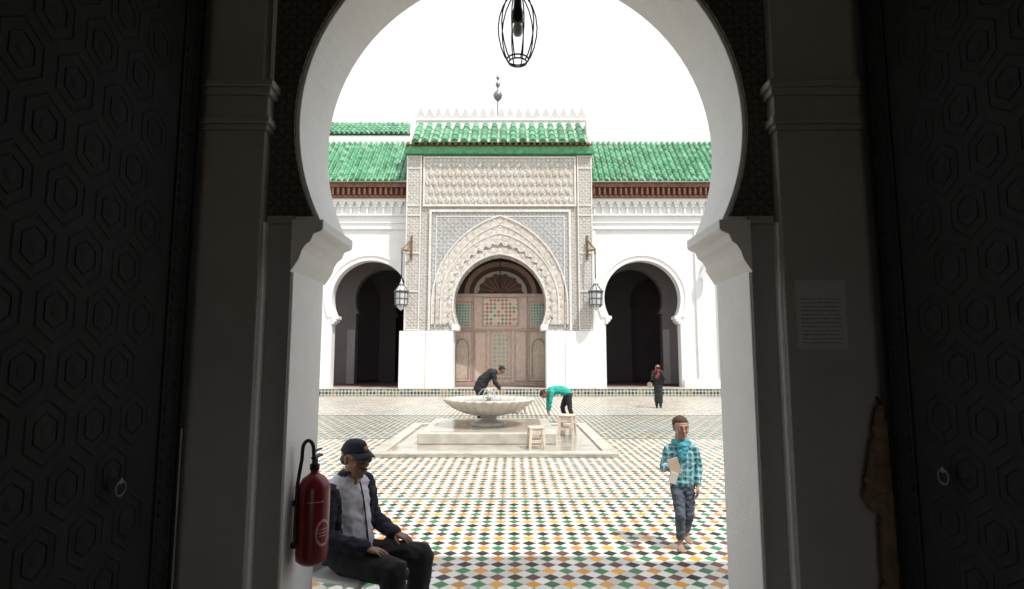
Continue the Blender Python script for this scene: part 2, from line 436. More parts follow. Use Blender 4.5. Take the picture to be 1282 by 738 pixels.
for nm,x0,x1 in (('a',-16,-5.26),('b',4.01,16)):
    boxes('cornice_'+nm,[(x0,x1,YW-.10,YW,8.30,8.42),(x0,x1,YW-.06,YW,8.62,8.68),(x0,x1,YW-.12,YW,9.0,9.1),(x0,x1,YW-.2,YW,9.72,9.9)],WHITE,fac_,.02)
    x=x0+.15; bx=[]
    while x<x1-.25:
        bx.append((x,x+.10,YW-.11,YW-.002,9.1,9.45)); bx.append((x-.05,x+.15,YW-.15,YW-.002,9.45,9.6)); bx.append((x-.10,x+.2,YW-.18,YW-.002,9.6,9.719))
        x+=.42
    boxes('frieze_'+nm,bx,WHITE,fac_,.012)
    boxes('eave_boards_'+nm,[(x0,x1,YW-.32,YW-.02,9.9,10.02),(x0,x1,28.42,28.48,10.42,10.62),(x0,x1,28.40,YW,10.62,10.70)],WOODD,fac_,.01)
    box('eave_back_'+nm,x0,x1,28.55,28.6,10.02,10.62,WOODE,fac_)
    bx=[];x=x0+.1
    while x<x1-.15:
        bx.append((x,x+.11,28.38,28.55,10.02,10.38)); x+=.27
    boxes('eave_corbels_'+nm,bx,WOODD,fac_,.02)

def tiles(name,x0,x1,e,r,pitch,rows,mat,parent,amp=.09):
    (ya,za),(yb,zb_)=e,r
    L=sqrt((yb-ya)**2+(zb_-za)**2); ny=-(zb_-za)/L; nz=(yb-ya)/L
    n=int(round((x1-x0)/pitch)); pitch=(x1-x0)/n; sub=8
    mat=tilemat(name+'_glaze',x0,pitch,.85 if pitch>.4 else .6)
    prof=[]
    for k in range(n*sub+1):
        ph=(k%sub)/sub
        if ph<.7: h=sin(pi*ph/.7)**.6*amp if ph>0 else 0
        else: h=-.25*amp*sin(pi*(ph-.7)/.3)
        prof.append((x0+pitch*k/sub,h))
    lines=[]
    for i in range(rows):
        lines.append((i/rows,.022)); lines.append(((i+1)/rows,.0))
    V=[];F=[];m=len(prof)
    rnd=[[random.uniform(-.008,.008) for _ in range(n+1)] for _ in range(rows)]
    for li,(t,o_) in enumerate(lines):
        for k,(x,h) in enumerate(prof):
            j=rnd[li//2][k//sub]
            hh=h+o_+j
            tt=t+(j*.5 if li%2==0 else 0)
            V.append((x,ya+(yb-ya)*tt+ny*hh,za+(zb_-za)*tt+nz*hh))
    for i in range(len(lines)-1):
        for k in range(m-1): F.append((i*m+k,i*m+k+1,(i+1)*m+k+1,(i+1)*m+k))
    b=len(V)
    for k,(x,h) in enumerate(prof): V.append((x,ya+ny*(-.02)+.02,za-.03))
    for k in range(m-1): F.append((b+k,b+k+1,k+1,k))
    return mobj(name,V,F,mat,parent,smooth=False)
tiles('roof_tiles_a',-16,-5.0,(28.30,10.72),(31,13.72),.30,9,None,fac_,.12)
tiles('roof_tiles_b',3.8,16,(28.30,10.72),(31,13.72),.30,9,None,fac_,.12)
boxes('roof_ridge',[(-16,-5.0,31,31.35,13.2,14.12),(3.8,16,31,31.35,13.2,14.12)],WHITE,fac_,.03)
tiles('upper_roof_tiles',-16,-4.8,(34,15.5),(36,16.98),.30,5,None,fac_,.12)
box('upper_roof_wall',-16,-4.8,34.15,37.9,9.51,15.45,WHITE,fac_)
box('upper_ridge',-16,-4.8,36,36.3,15.5,17.1,WHITE,fac_,.03)
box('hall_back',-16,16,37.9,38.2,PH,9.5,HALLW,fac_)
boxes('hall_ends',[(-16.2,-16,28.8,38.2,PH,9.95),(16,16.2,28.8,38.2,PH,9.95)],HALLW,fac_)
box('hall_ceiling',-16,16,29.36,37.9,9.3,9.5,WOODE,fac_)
def innerpoly(arches,x0,x1):
    p=[(x0,PH)]
    for c in arches: p+=notch(c,1.66,1.72,5.15,4.3,PH,40)
    return p+[(x1,PH),(x1,9.29),(x0,9.29)]
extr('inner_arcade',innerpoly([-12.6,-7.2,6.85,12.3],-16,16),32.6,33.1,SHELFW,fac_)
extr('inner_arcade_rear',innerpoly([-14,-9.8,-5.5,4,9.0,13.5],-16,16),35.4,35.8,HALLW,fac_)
boxes('hall_lit_piers',[(8.52,8.9,32.55,33.15,PH,3.4),(-9.3,-8.87,32.55,33.15,PH,3.4)],plaster('lit_pier_plaster',(.34,.32,.32)),fac_)  # lower inner piers, the light on them painted as paler plaster
box('hall_carpet',-15.9,15.9,29.5,37.8,PH,PH+.012,simple('dark_carpet',(.08,.03,.028),.95,nscale=3,var=.4),fac_)

# ---- portal
por=empty('mosque_portal')
PC=-.6
def parch(h,rise,zc,zb,n=60,nb=10,horse=False):
    R=(h+rise*rise/h)/2; c=R-h; L=[]
    if horse:
        d=math.asin((zc-zb)/R)
        for i in range(nb):
            t=pi+d-d*i/nb; L.append((PC+c+R*cos(t),zc+R*sin(t)))
    else:
        for i in range(nb): L.append((PC-h,zb+(zc-zb)*i/nb))
    ta=acos(-c/R)
    for i in range(n+1):
        t=pi-(pi-ta)*i/n; L.append((PC+c+R*cos(t),zc+R*sin(t)))
    Rr=[(2*PC-x,z) for x,z in L[:-1]][::-1]
    return L+Rr
inner=parch(2.25,2.46,4.4,3.42,horse=True)
body=[(-5.25,PH),(PC-2.3,PH),(PC-2.3,3.42)]+inner+[(PC+2.3,3.42),(PC+2.3,PH),(3.98,PH),(3.98,11.93),(-5.25,11.93)]
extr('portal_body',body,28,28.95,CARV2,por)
boxes('pedestals',[(-5.46,PC-2.25,27.86,28.97,PH,3.10),(PC+2.25,4.06,27.86,28.97,PH,3.10)],WHITE,por,.02)
boxes('portal_imposts',[(PC-2.34,PC-2.0,27.88,28.98,3.12,3.415),(PC+2.0,PC+2.34,27.88,28.98,3.12,3.415)],WHITE,por,.04)
boxes('pedestal_joints',[(-4.2,-4.17,27.855,27.862,PH,3.1),(2.55,2.58,27.855,27.862,PH,3.1)],MARBLE,por)
boxes('side_strips',[(-5.27,-4.50,27.93,28.002,3.11,11.9),(3.24,4.0,27.93,28.002,3.11,11.9)],CARV2,por,.01)
boxes('strip_rims',[(x,x+.07,27.90,27.93,3.11,11.9) for x in (-5.26,-4.58,3.25,3.92)]+[(a,b,27.895,27.93,z,z+.07) for a,b in ((-5.18,-4.58),(3.32,3.92)) for z in (3.12,5.0,6.9,8.8,9.3,11.2,11.82)],CARVP,por,.01)
box('frieze_panel',-4.40,3.16,27.94,28.001,9.35,11.75,CARV1,por)
V=[];F=[]
def niche(cx,cz,w,h,y):
    b=len(V); pts=[(-w/2,-h/2),(-w/2,h*.1),(-w*.3,h*.33),(0,h/2),(w*.3,h*.33),(w/2,h*.1),(w/2,-h/2)]
    for s,yy in ((1,y),(.62,y-.05)):
        for p in pts: V.append((cx+p[0]*s,yy,cz+p[1]*s))
    n=7
    for k in range(n): F.append((b+k,b+(k+1)%n,b+n+(k+1)%n,b+n+k))
    F.append(tuple(range(b+n,b+2*n)))
for r in range(5):
    z=9.62+r*.455; x=-4.2+(.16 if r%2 else 0)
    while x<3.1:
        niche(x,z,.26,.40,27.94); x+=.325
mobj('frieze_niches',V,F,CARV1,por)
def frame(x0,x1,z0,z1,w,y0,y1): 
    return [(x0,x1,y0,y1,z1-w,z1),(x0,x1,y0,y1,z0,z0+w),(x0,x0+w,y0,y1,z0+w,z1-w),(x1-w,x1,y0,y1,z0+w,z1-w)]
boxes('frieze_frame',frame(-4.44,3.2,9.28,11.85,.10,27.89,27.94),CARVP,por,.015)
outer=parch(3.28,4.38,4.4,3.42)
mid=parch(2.85,3.5,4.4,3.42)
mid2=parch(2.62,3.1,4.4,3.42)
sp=[(-3.97,3.11),(PC-3.28,3.11)]+outer+[(PC+3.28,3.11),(2.80,3.11),(2.80,8.98),(-3.97,8.98)]
extr('spandrels',sp,27.95,28.001,CARV3,por)
boxes('alfiz_frame',[b for b in frame(-4.10,2.92,3.0,9.12,.12,27.89,27.95) if b[5]>4]+[b for b in frame(-3.78,2.6,3.2,8.80,.05,27.93,27.95) if b[5]>4],CARVP,por,.015)
band('arch_band_outer',mid,outer,27.93,28.001,CARV4,por)
def offs(P,d,lob=0,ph=0):
    out=[]
    s=0
    for i,p in enumerate(P):
        a=P[max(0,i-1)]; b=P[min(len(P)-1,i+1)]
        tx,tz=b[0]-a[0],b[1]-a[1]; l=sqrt(tx*tx+tz*tz) or 1
        if i>0: s+=sqrt((P[i][0]-P[i-1][0])**2+(P[i][1]-P[i-1][1])**2)
        k=d+lob*abs(sin(pi*s/.42))
        out.append((p[0]-tz/l*k,p[1]+tx/l*k))
    return out
band('arch_band_scalloped',offs(mid2,0,-.16),mid,27.90,28.001,CARV4,por)
band('arch_band_inner',inner,offs(inner,.30,.10),27.94,28.001,CARV4,por)
for i,(P,d,w,y) in enumerate(((outer,0,.07,27.88),(mid,0,.06,27.87),(inner,.02,.06,27.91),(outer,-.4,.04,27.90))):
    band('arch_rim_%d'%i,offs(P,d),offs(P,d+w),y,y+.05,CARVP,por)
boxes('portal_fascia',[(-5.32,4.05,27.72,28.9,11.935,12.32)],GREENP,por,.03)
boxes('portal_rafter_board',[(-5.3,4.03,27.74,28.8,12.32,12.44)],WOODD,por,.01)
bx=[];x=-5.25
while x<3.95: bx.append((x,x+.12,27.55,27.74,12.33,12.43)); x+=.3
boxes('portal_rafters',bx,WOODD,por)
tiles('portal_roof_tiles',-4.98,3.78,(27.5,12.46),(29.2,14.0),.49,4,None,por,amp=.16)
boxes('portal_gable_ends',[(-5.2,-4.98,28.2,29.2,12.44,13.9),(3.78,3.98,28.2,29.2,12.44,13.9),(-4.98,3.78,28.9,29.2,12.44,13.85)],WHITE,por,.03)
boxes('portal_parapet',[(-5.05,3.88,29.2,29.5,12.44,14.25),(-5.1,3.92,29.15,29.55,14.25,14.38)],WHITE,por,.02)
V=[];F=[]
def merlon(cx,w,h,z0,y0,y1):
    pts=[(-.5,0),(-.5,.22),(-.36,.30),(-.36,.45),(-.2,.52),(-.2,.66),(-.06,.74),(0,1),(.06,.74),(.2,.66),(.2,.52),(.36,.45),(.36,.30),(.5,.22),(.5,0)]
    b=len(V);n=len(pts)
    for yy in (y0,y1):
        for p in pts: V.append((cx+p[0]*w,yy,z0+p[1]*h))
    F.append(tuple(range(b,b+n))); F.append(tuple(range(b+2*n-1,b+n-1,-1)))
    for k in range(n): F.append((b+k,b+(k+1)%n,b+n+(k+1)%n,b+n+k))
x=-4.85
while x<3.8: merlon(x,.46,.75,14.38,29.28,29.42); x+=.475
mobj('merlons',V,F,plaster('merlon_plaster',(.58,.57,.56),amt=.4),por)
fin=empty('roof_finial')
lathe('finial_balls',[(.03,14.0),(.03,16.15),(.08,16.2),(.2,16.33),(.27,16.5),(.2,16.68),(.06,16.8),(.03,16.95),(.1,17.05),(.14,17.15),(.1,17.26),(.03,17.34),(.03,17.42),(.08,17.48),(.10,17.56),(.06,17.66),(.02,17.72),(.01,17.98),(0,18.0)],(-.8,31,0),BRASS,fin,24)
box('finial_base',-1.4,-.2,30.4,31.6,9.51,14.3,WHITE,fin)
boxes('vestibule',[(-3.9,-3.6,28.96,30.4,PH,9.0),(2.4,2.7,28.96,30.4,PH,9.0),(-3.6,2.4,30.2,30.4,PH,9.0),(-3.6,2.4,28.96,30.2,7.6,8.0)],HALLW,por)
door=empty('painted_wooden_door')
YD=30.0
box('door_board',-3.4,2.2,YD,YD+.1,PH,5.05,DOORW,door)
fr=[]
for a,b,z0,z1 in ((-3.1,-2.05,3.35,4.75),(-3.1,-2.05,.6,3.2),(.85,1.9,3.35,4.75),(.85,1.9,.6,3.2),(-1.55,.35,3.45,4.95),(-1.15,-.05,.75,3.2),(-1.95,-1.3,.6,3.2),(.1,.75,.6,3.2)):
    fr+=frame(a,b,z0,z1,.06,YD-.05,YD)
boxes('door_mouldings',fr+[(-3.4,2.2,YD-.1,YD,4.98,5.15),(-3.4,2.2,YD-.06,YD,3.24,3.31),(-2.0,-1.97,YD-.07,YD,PH,5),(.77,.80,YD-.07,YD,PH,5),(-3.4,2.2,YD-.08,YD,PH,.55)],simple('door_trim',(.44,.32,.26),.6,var=.25),door,.012)
box('lattice_panel',-1.49,.29,YD-.02,YD-.001,3.51,4.89,DOORPAT,door)
boxes('green_panels',[(-2.95,-2.2,YD-.02,YD-.001,3.5,4.6),(1.0,1.75,YD-.02,YD-.001,3.5,4.6)],GREENPAT,door)
box('centre_panel',-1.0,-.2,YD-.02,YD-.001,.9,3.05,checkmat('painted_star_panel',.22,[(.27,.3,.3),(.42,.32,.24),(.3,.35,.3)],(.48,.40,.32)),door)
for i,c in enumerate((-2.58,1.38)):
    A=[(c-.36,.75),(c-.36,2.2)]+[(c+.36*cos(t),2.3+.5*sin(t)) for t in [pi-pi*k/16 for k in range(17)]]+[(c+.36,2.2),(c+.36,.75)]
    B=[(c+(x-c)*.84,z if z<1 else z-.06) for x,z in A]
    band('arched_panel_%d'%i,B,A,YD-.05,YD-.001,simple('arch_trim_%d'%i,(.25,.24,.19),.6),door)
    extr('arched_field_%d'%i,B,YD-.015,YD-.001,simple('arch_field_%d'%i,(.52,.42,.34),.7),door)
A=[];B=[];C=[];D=[]
for k in range(41):
    t=pi-pi*k/40
    A.append((PC+1.65*cos(t),5.15+1.45*sin(t))); B.append((PC+1.9*cos(t),5.15+1.7*sin(t)))
    q=1.25-.12*abs(sin(t*7)); C.append((PC+q*cos(t),5.15+q*.88*sin(t))); D.append((PC+1.4*cos(t),5.15+1.2*sin(t)))
band('tympanum_arch',A,B,YD-.08,YD+.05,simple('tymp',(.20,.12,.08),.6),door)
band('tympanum_scallop',C,D,YD-.05,YD+.05,simple('tymp2',(.28,.22,.17),.6),door)
sp_=[]
for k in range(1,10):
    t=pi*k/10; sp_.append([(PC+.35*cos(t),YD,5.15+.3*sin(t)),(PC+1.2*cos(t),YD,5.15+1.05*sin(t))])
tube('tympanum_spokes',sp_,.035,WOODD,door)
box('tympanum_back',-3.5,2.3,YD+.06,YD+.1,5.06,7.5,WOODE,door)
tube('lamp_rod',[(PC,29.2,5.3),(PC,29.2,7.6)],.03,BLACKM,door)

def lantern(name,x,y,z0,h,w,wall_y,br=True,wx=None):
    e=empty(name)
    prof=[(0,0),(.10,.03),(.32,.10),(.36,.14),(.46,.18),(.5,.56),(.56,.60),(.40,.66),(.28,.74),(.14,.80),(.17,.84),(.06,.9),(.03,1.0)]
    lathe('lantern_body',[(r*w,z*h) for r,z in prof],(x,y,z0),GLASSW,e,8,smooth=False)
    bars=[]
    for k in range(8):
        t=2*pi*k/8
        bars.append([(x+r*w*1.02*cos(t),y+r*w*1.02*sin(t),z0+z*h) for r,z in prof[2:11]])
    tube('lantern_bars',bars,w*.035,KN,e)
    tube('lantern_rings',[circ((x,y,z0+h*q),w*r,8) for q,r in ((.18,.48),(.56,.52),(.37,.5),(.60,.57))],w*.04,KN,e,True)
    if br:
        tube('lantern_chain',[(x,y,z0+h),(x,y,z0+h+1.2)],.025,BLACKM,e)
        zt=z0+h+1.2
        tube('lantern_bracket',[[(wx,wall_y,zt+.7),(wx,wall_y-.1,zt+.75),(x,y,zt+.25),(x,y,zt)],[(wx,wall_y,zt-.1),(wx,wall_y-.25,zt+.2),(x,y+.02,zt+.22)],[(wx,wall_y-.02,zt-.2),(wx,wall_y-.02,zt+1.0)]],.05,simple('bracket_bronze_'+name[-3:],(.22,.14,.08),.5,.5),e)
    else:
        tube('lantern_bracket',[[(x,y,z0+h),(x,y,z0+h+.15),(x,wall_y,z0+h+.1)],[(x,wall_y,z0+h-.2),(x,y,z0+h+.12)]],.03,BLACKM,e)
    return e
lantern('wall_lantern',-5.32,27.45,4.05,1.55,.62,27.93,True,-4.95)
lantern('wall_lantern.001',4.02,27.45,4.05,1.55,.62,27.93,True,3.7)
lantern('wall_lantern.002',9.85,28.35,5.9,.95,.36,28.8,False)

GRT=simple('gallery_green_tiles',(.03,.2,.12),.4)
for nm,M_,in_ in (('side_gallery',Matrix.Translation((-16.4,0,0))@Matrix.Rotation(radians(90),4,'Z'),1),('side_gallery.001',Matrix.Translation((16.4,0,0))@Matrix.Rotation(radians(90),4,'Z'),-1)):
    g=empty(nm)
    p=[(3.6,0)]
    for c in (6.5,11,15.5,20,24.5): p+=notch(c,1.4,1.5,3.0,2.4,0,24)
    p+=[(28.7,0),(28.7,5.2),(3.6,5.2)]
    extr('arcade_wall',p,-.2,.2,WHITE,g,M=M_)
    box('back_wall',3.6,28.7,4*in_ if in_>0 else -4.2,4.2 if in_>0 else -4,0,5.2,HALLW,g,M=M_)
    box('gallery_roof',3.6,28.7,min(-.5*in_,4.2*in_),max(-.5*in_,4.2*in_),5.2,5.5,GRT,g,M=M_)

# ------------------------------------------------------------------ fountain
fo=empty('fountain')
boxes('outer_curb',[(-2.6,1.95,10.7,15.6,0,.045)],MARBLEW,fo,.015)
boxes('outer_rim',[(-2.6,1.95,10.7,10.95,.045,.085),(-2.6,1.95,15.35,15.6,.045,.085),(-2.6,-2.35,10.95,15.35,.045,.085),(1.70,1.95,10.95,15.35,.045,.085)],MARBLE,fo,.01)
box('plinth',-1.94,.91,12.0,14.9,.045,.27,MARBLE,fo,.02)
box('plinth_top_water',-1.7,.67,12.2,14.7,.27,.278,MARBLEW,fo)
c=(-.53,13.4,0)
lathe('basin_stem',[(.40,.278),(.42,.31),(.36,.35),(.2,.38),(.17,.44),(.22,.50),(.3,.54)],c,MARBLE,fo,32)
lathe('basin',[(.10,.50),(.34,.51),(.55,.56),(.78,.66),(.93,.77),(1.0,.84),(1.0,.875),(.96,.885),(.92,.87),(.84,.79),(.5,.70),(0.02,.68)],c,MARBLE,fo,160,.09,28)
wm=N('water'); wm.bump(wm.noise(14,3),.25,.02); wm.fin((.30,.33,.30),.05)
lathe('water_surface',[(.87,.83),(0,.831)],c,wm.m,fo,48)
lathe('nozzle',[(.05,.68),(.05,.86),(.09,.9),(.05,.93),(.035,1.02),(.06,1.05),(0,1.1)],c,MARBLE,fo,16)
jets=[]
for k in range(6):
    t=2*pi*k/6
    jets.append([(c[0]+.04*cos(t)+.25*q*cos(t),c[1]+.04*sin(t)+.25*q*sin(t),1.07+.22*q-.45*q*q) for q in [i/8 for i in range(9)]])
tube('water_jets',jets,.007,GLASSW,fo)

def stool(name,x,y,z,w,h,rot,mat):
    e=empty(name); M_=Matrix.Translation((x,y,z))@Matrix.Rotation(rot,4,'Z')
    s=w/2
    boxes('seat',[(-s,s,-s,s,h-.035,h)],mat,e,.008,M=M_)
    V=[];F=[]
    for sx in (-1,1):
        for sy in (-1,1):
            b=len(V)
            for (q,zz,t) in ((s*.98,0,.022),(s*.78,h-.036,.028)):
                for dx,dy in ((-t,-t),(t,-t),(t,t),(-t,t)): V.append((sx*q+dx,sy*q+dy,zz))
            F+=[(b,b+1,b+5,b+4),(b+1,b+2,b+6,b+5),(b+2,b+3,b+7,b+6),(b+3,b,b+4,b+7),(b,b+1,b+2,b+3)]
    mobj('legs',V,F,mat,e,M=M_)
    boxes('rails',[(-s*.85,s*.85,sy*s*.84-.012,sy*s*.84+.012,h*.30,h*.30+.05) for sy in (-1,1)]+[(-s*.82,s*.82,sy*s*.80-.012,sy*s*.80+.012,h*.66,h*.66+.12) for sy in (-1,1)]+[(sx*s*.84-.012,sx*s*.84+.012,-s*.85,s*.85,h*.60,h*.60+.04) for sx in (-1,1)],mat,e,M=M_)
stool('wooden_stool',.47,11.5,.045,.30,.42,.15,STOOLW)
stool('wooden_stool.001',1.25,13.3,.045,.34,.48,-.3,STOOLW)
stool('wooden_stool.002',.05,19.2,0,.62,.42,.3,simple('grey_wood',(.22,.21,.19),.7))

# ------------------------------------------------------------------ fire extinguisher
fe=empty('fire_extinguisher')
RED=simple('red_enamel',(.20,.014,.018),.28,var=.15,bst=.03); RUB=simple('black_rubber',(.012,.012,.012),.6)
ex,ey,ez=-1.085,3.25,.70
lathe('cylinder_body',[(0,.0),(.06,.0),(.082,.02),(.086,.05),(.086,.38),(.082,.41),(.062,.445),(.035,.465),(.022,.475),(.022,.49),(0,.49)],(ex,ey,ez),RED,fe,40)
lathe('valve',[(.026,.49),(.026,.52),(.016,.525),(.016,.55),(0,.55)],(ex,ey,ez),BLACKM,fe,16)
boxes('handles',[(ex-.013,ex+.013,ey-.03,ey+.10,ez+.55,ez+.562),(ex-.01,ex+.01,ey-.02,ey+.09,ez+.585,ez+.595)],BLACKM,fe,.003)
tube('hose_loop',[(ex,ey-.02,ez+.52)]+[(ex+.0,ey-.02,ez+.56)]+[(ex-.03+.03*cos(t),ey-.03,ez+.60+.05*sin(t)) for t in [pi*i/10 for i in range(11)]]+[(ex-.062,ey-.03,ez+.55),(ex-.066,ey-.04,ez+.5),(ex-.07,ey-.06,ez+.42),(ex-.07,ey-.07,ez+.2),(ex-.065,ey-.075,ez+.12)],.010,RUB,fe,res=4)
def patch(name,a0_,a1_,z0,z1,r,mat,circle=False):
    V=[];F=[]
    if circle:
        am=(a0_+a1_)/2; zm=(z0+z1)/2; ra=(a1_-a0_)/2; rz=(z1-z0)/2
        for q in (.80,1.0):
            for k in range(28):
                t=2*pi*k/28; a=am+ra*q*cos(t); V.append((ex+r*cos(a),ey+r*sin(a),ez+zm+rz*q*sin(t)))
        for k in range(28): F.append((k,(k+1)%28,28+(k+1)%28,28+k))
    else:
        for i in range(9):
            a=a0_+(a1_-a0_)*i/8
            V+=[(ex+r*cos(a),ey+r*sin(a),ez+z0),(ex+r*cos(a),ey+r*sin(a),ez+z1)]
        for i in range(8): F.append((2*i,2*i+2,2*i+3,2*i+1))
    return mobj(name,V,F,mat,fe,fix=False)
LAB=simple('label_print',(.50,.30,.29),.4,nscale=60,var=.4)
patch('round_label',radians(-62),radians(-2),.10,.24,.0868,LAB,True)
for i,(z,a,b) in enumerate(((.185,-50,-14),(.168,-54,-10),(.152,-48,-18))): patch('label_text_%d'%i,radians(a),radians(b),z,z+.006,.0868,LAB)
patch('label_lines',radians(-95),radians(-35),.33,.336,.0868,LAB)
boxes('wall_bracket',[(-1.192,ex-.05,ey-.03,ey+.03,ez+.30,ez+.33),(-1.192,ex-.05,ey-.03,ey+.03,ez+.08,ez+.11)],BLACKM,fe,.003)

# ------------------------------------------------------------------ people
def ico(sub=2):
    bm=bmesh.new(); bmesh.ops.create_icosphere(bm,subdivisions=sub,radius=1); v=[tuple(x.co) for x in bm.verts]; bm.free(); return v
ICO=ico(2)
def blob(name,parts,voxel,mats,parent,M=None,smooth=4,wr=None,classify=None):
    me=bpy.data.meshes.new('tmp'); bmT=bmesh.new()
    for lab,els in parts:
        bm=bmesh.new()
        for c,r in els:
            if not isinstance(r,tuple): r=(r,r,r)
            for v in ICO: bm.verts.new((c[0]+v[0]*r[0],c[1]+v[1]*r[1],c[2]+v[2]*r[2]))
        res=bmesh.ops.convex_hull(bm,input=bm.verts)
        junk=[g for g in set(res['geom_interior']+res['geom_unused']) if isinstance(g,bmesh.types.BMVert)]
        bmesh.ops.delete(bm,geom=junk,context='VERTS')
        bmesh.ops.recalc_face_normals(bm,faces=bm.faces)
        t=bpy.data.meshes.new('t'); bm.to_mesh(t); bm.free(); bmT.from_mesh(t); bpy.data.meshes.remove(t)
    bmT.to_mesh(me); bmT.free()
    o=bpy.data.objects.new('tmp',me); COL.objects.link(o)
    m=o.modifiers.new('r','REMESH'); m.mode='VOXEL'; m.voxel_size=voxel; m.use_smooth_shade=True
    s=o.modifiers.new('s','SMOOTH'); s.factor=.5; s.iterations=smooth
    dg=bpy.context.evaluated_depsgraph_get(); ev=o.evaluated_get(dg)
    nm=bpy.data.meshes.new_from_object(ev); bpy.data.objects.remove(o)
    nm.name=name; nm.materials.clear()
    labs=list(mats.keys())
    for l in labs: nm.materials.append(mats[l])
    n=len(nm.vertices); co=np.empty(n*3); nm.vertices.foreach_get('co',co); co=co.reshape(-1,3)
    best=np.full(n,1e9); bl=np.zeros(n,int)
    for lab,els in parts:
        for i in range(max(1,len(els)-1)):
            a=np.array(els[i][0],float); b=np.array(els[min(i+1,len(els)-1)][0],float)
            ra=np.array(els[i][1] if isinstance(els[i][1],tuple) else (els[i][1],)*3); rb=els[min(i+1,len(els)-1)][1]; rb=np.array(rb if isinstance(rb,tuple) else (rb,)*3)
            ab=b-a; L2=ab@ab
            t=np.clip(((co-a)@ab)/L2,0,1) if L2>1e-9 else np.zeros(n)
            p=a+t[:,None]*ab; r=ra+t[:,None]*(rb-ra)
            d=np.linalg.norm((co-p)/r,axis=1)-1
            d=d*r.mean(axis=1)
            k=d<best; best[k]=d[k]; bl[k]=labs.index(lab)
    if wr:
        no=np.empty(n*3); nm.vertices.foreach_get('normal',no); no=no.reshape(-1,3)
        for i in range(n):
            l=labs[bl[i]]
            if l in wr:
                a,f=wr[l]; q=co[i]
                w=noise.noise(Vector((q[0]*f,q[1]*f,q[2]*f*1.7)))+.5*noise.noise(Vector((q[0]*f*2.3+5,q[1]*f*2.3,q[2]*f*3)))
                w2=1-abs(noise.noise(Vector((q[0]*f*.8+9,q[1]*f*.8,q[2]*f*1.6))))*2
                co[i]+=no[i]*a*(w+.6*w2)
        nm.vertices.foreach_set('co',co.reshape(-1))
    for p in nm.polygons:
        ls=[bl[v] for v in p.vertices]; p.material_index=int(max(set(ls),key=ls.count)); p.use_smooth=True
    if M is not None: nm.transform(M)
    ob=bpy.data.objects.new(name,nm); COL.objects.link(ob); ob.parent=parent
    return ob

def skinmat(name,c):
    n=N(name); f=n.noise(18,5); col=n.ramp(f,[(.3,tuple(x*.82 for x in c)),(.7,c)]); n.bump(n.noise(220,2),.15,.002)
    n.b.inputs['Subsurface Weight'].default_value=.12; n.b.inputs['Subsurface Radius'].default_value=(.02,.008,.004); n.b.inputs['Subsurface Scale'].default_value=.4
    return n.fin(col,.5)
SK_MAN=skinmat('skin_tan',(.29,.15,.09)); SK_BOY=skinmat('skin_boy',(.40,.22,.145))
LIP=simple('lips',(.28,.10,.08),.5); EYEW=simple('eye_white',(.6,.58,.55),.25,var=.03,bst=0); IRIS=simple('iris',(.02,.012,.008),.15,bst=0)
HAIRB=simple('brown_hair',(.06,.034,.021),.8,nscale=60,var=.5,bst=.8,bscale=200); HAIRK=simple('black_hair',(.012,.011,.012),.7,nscale=60,bst=.8,bscale=200)
HAIRG=simple('grey_hair',(.07,.065,.06),.8,nscale=80,var=.6,bst=.8,bscale=200)

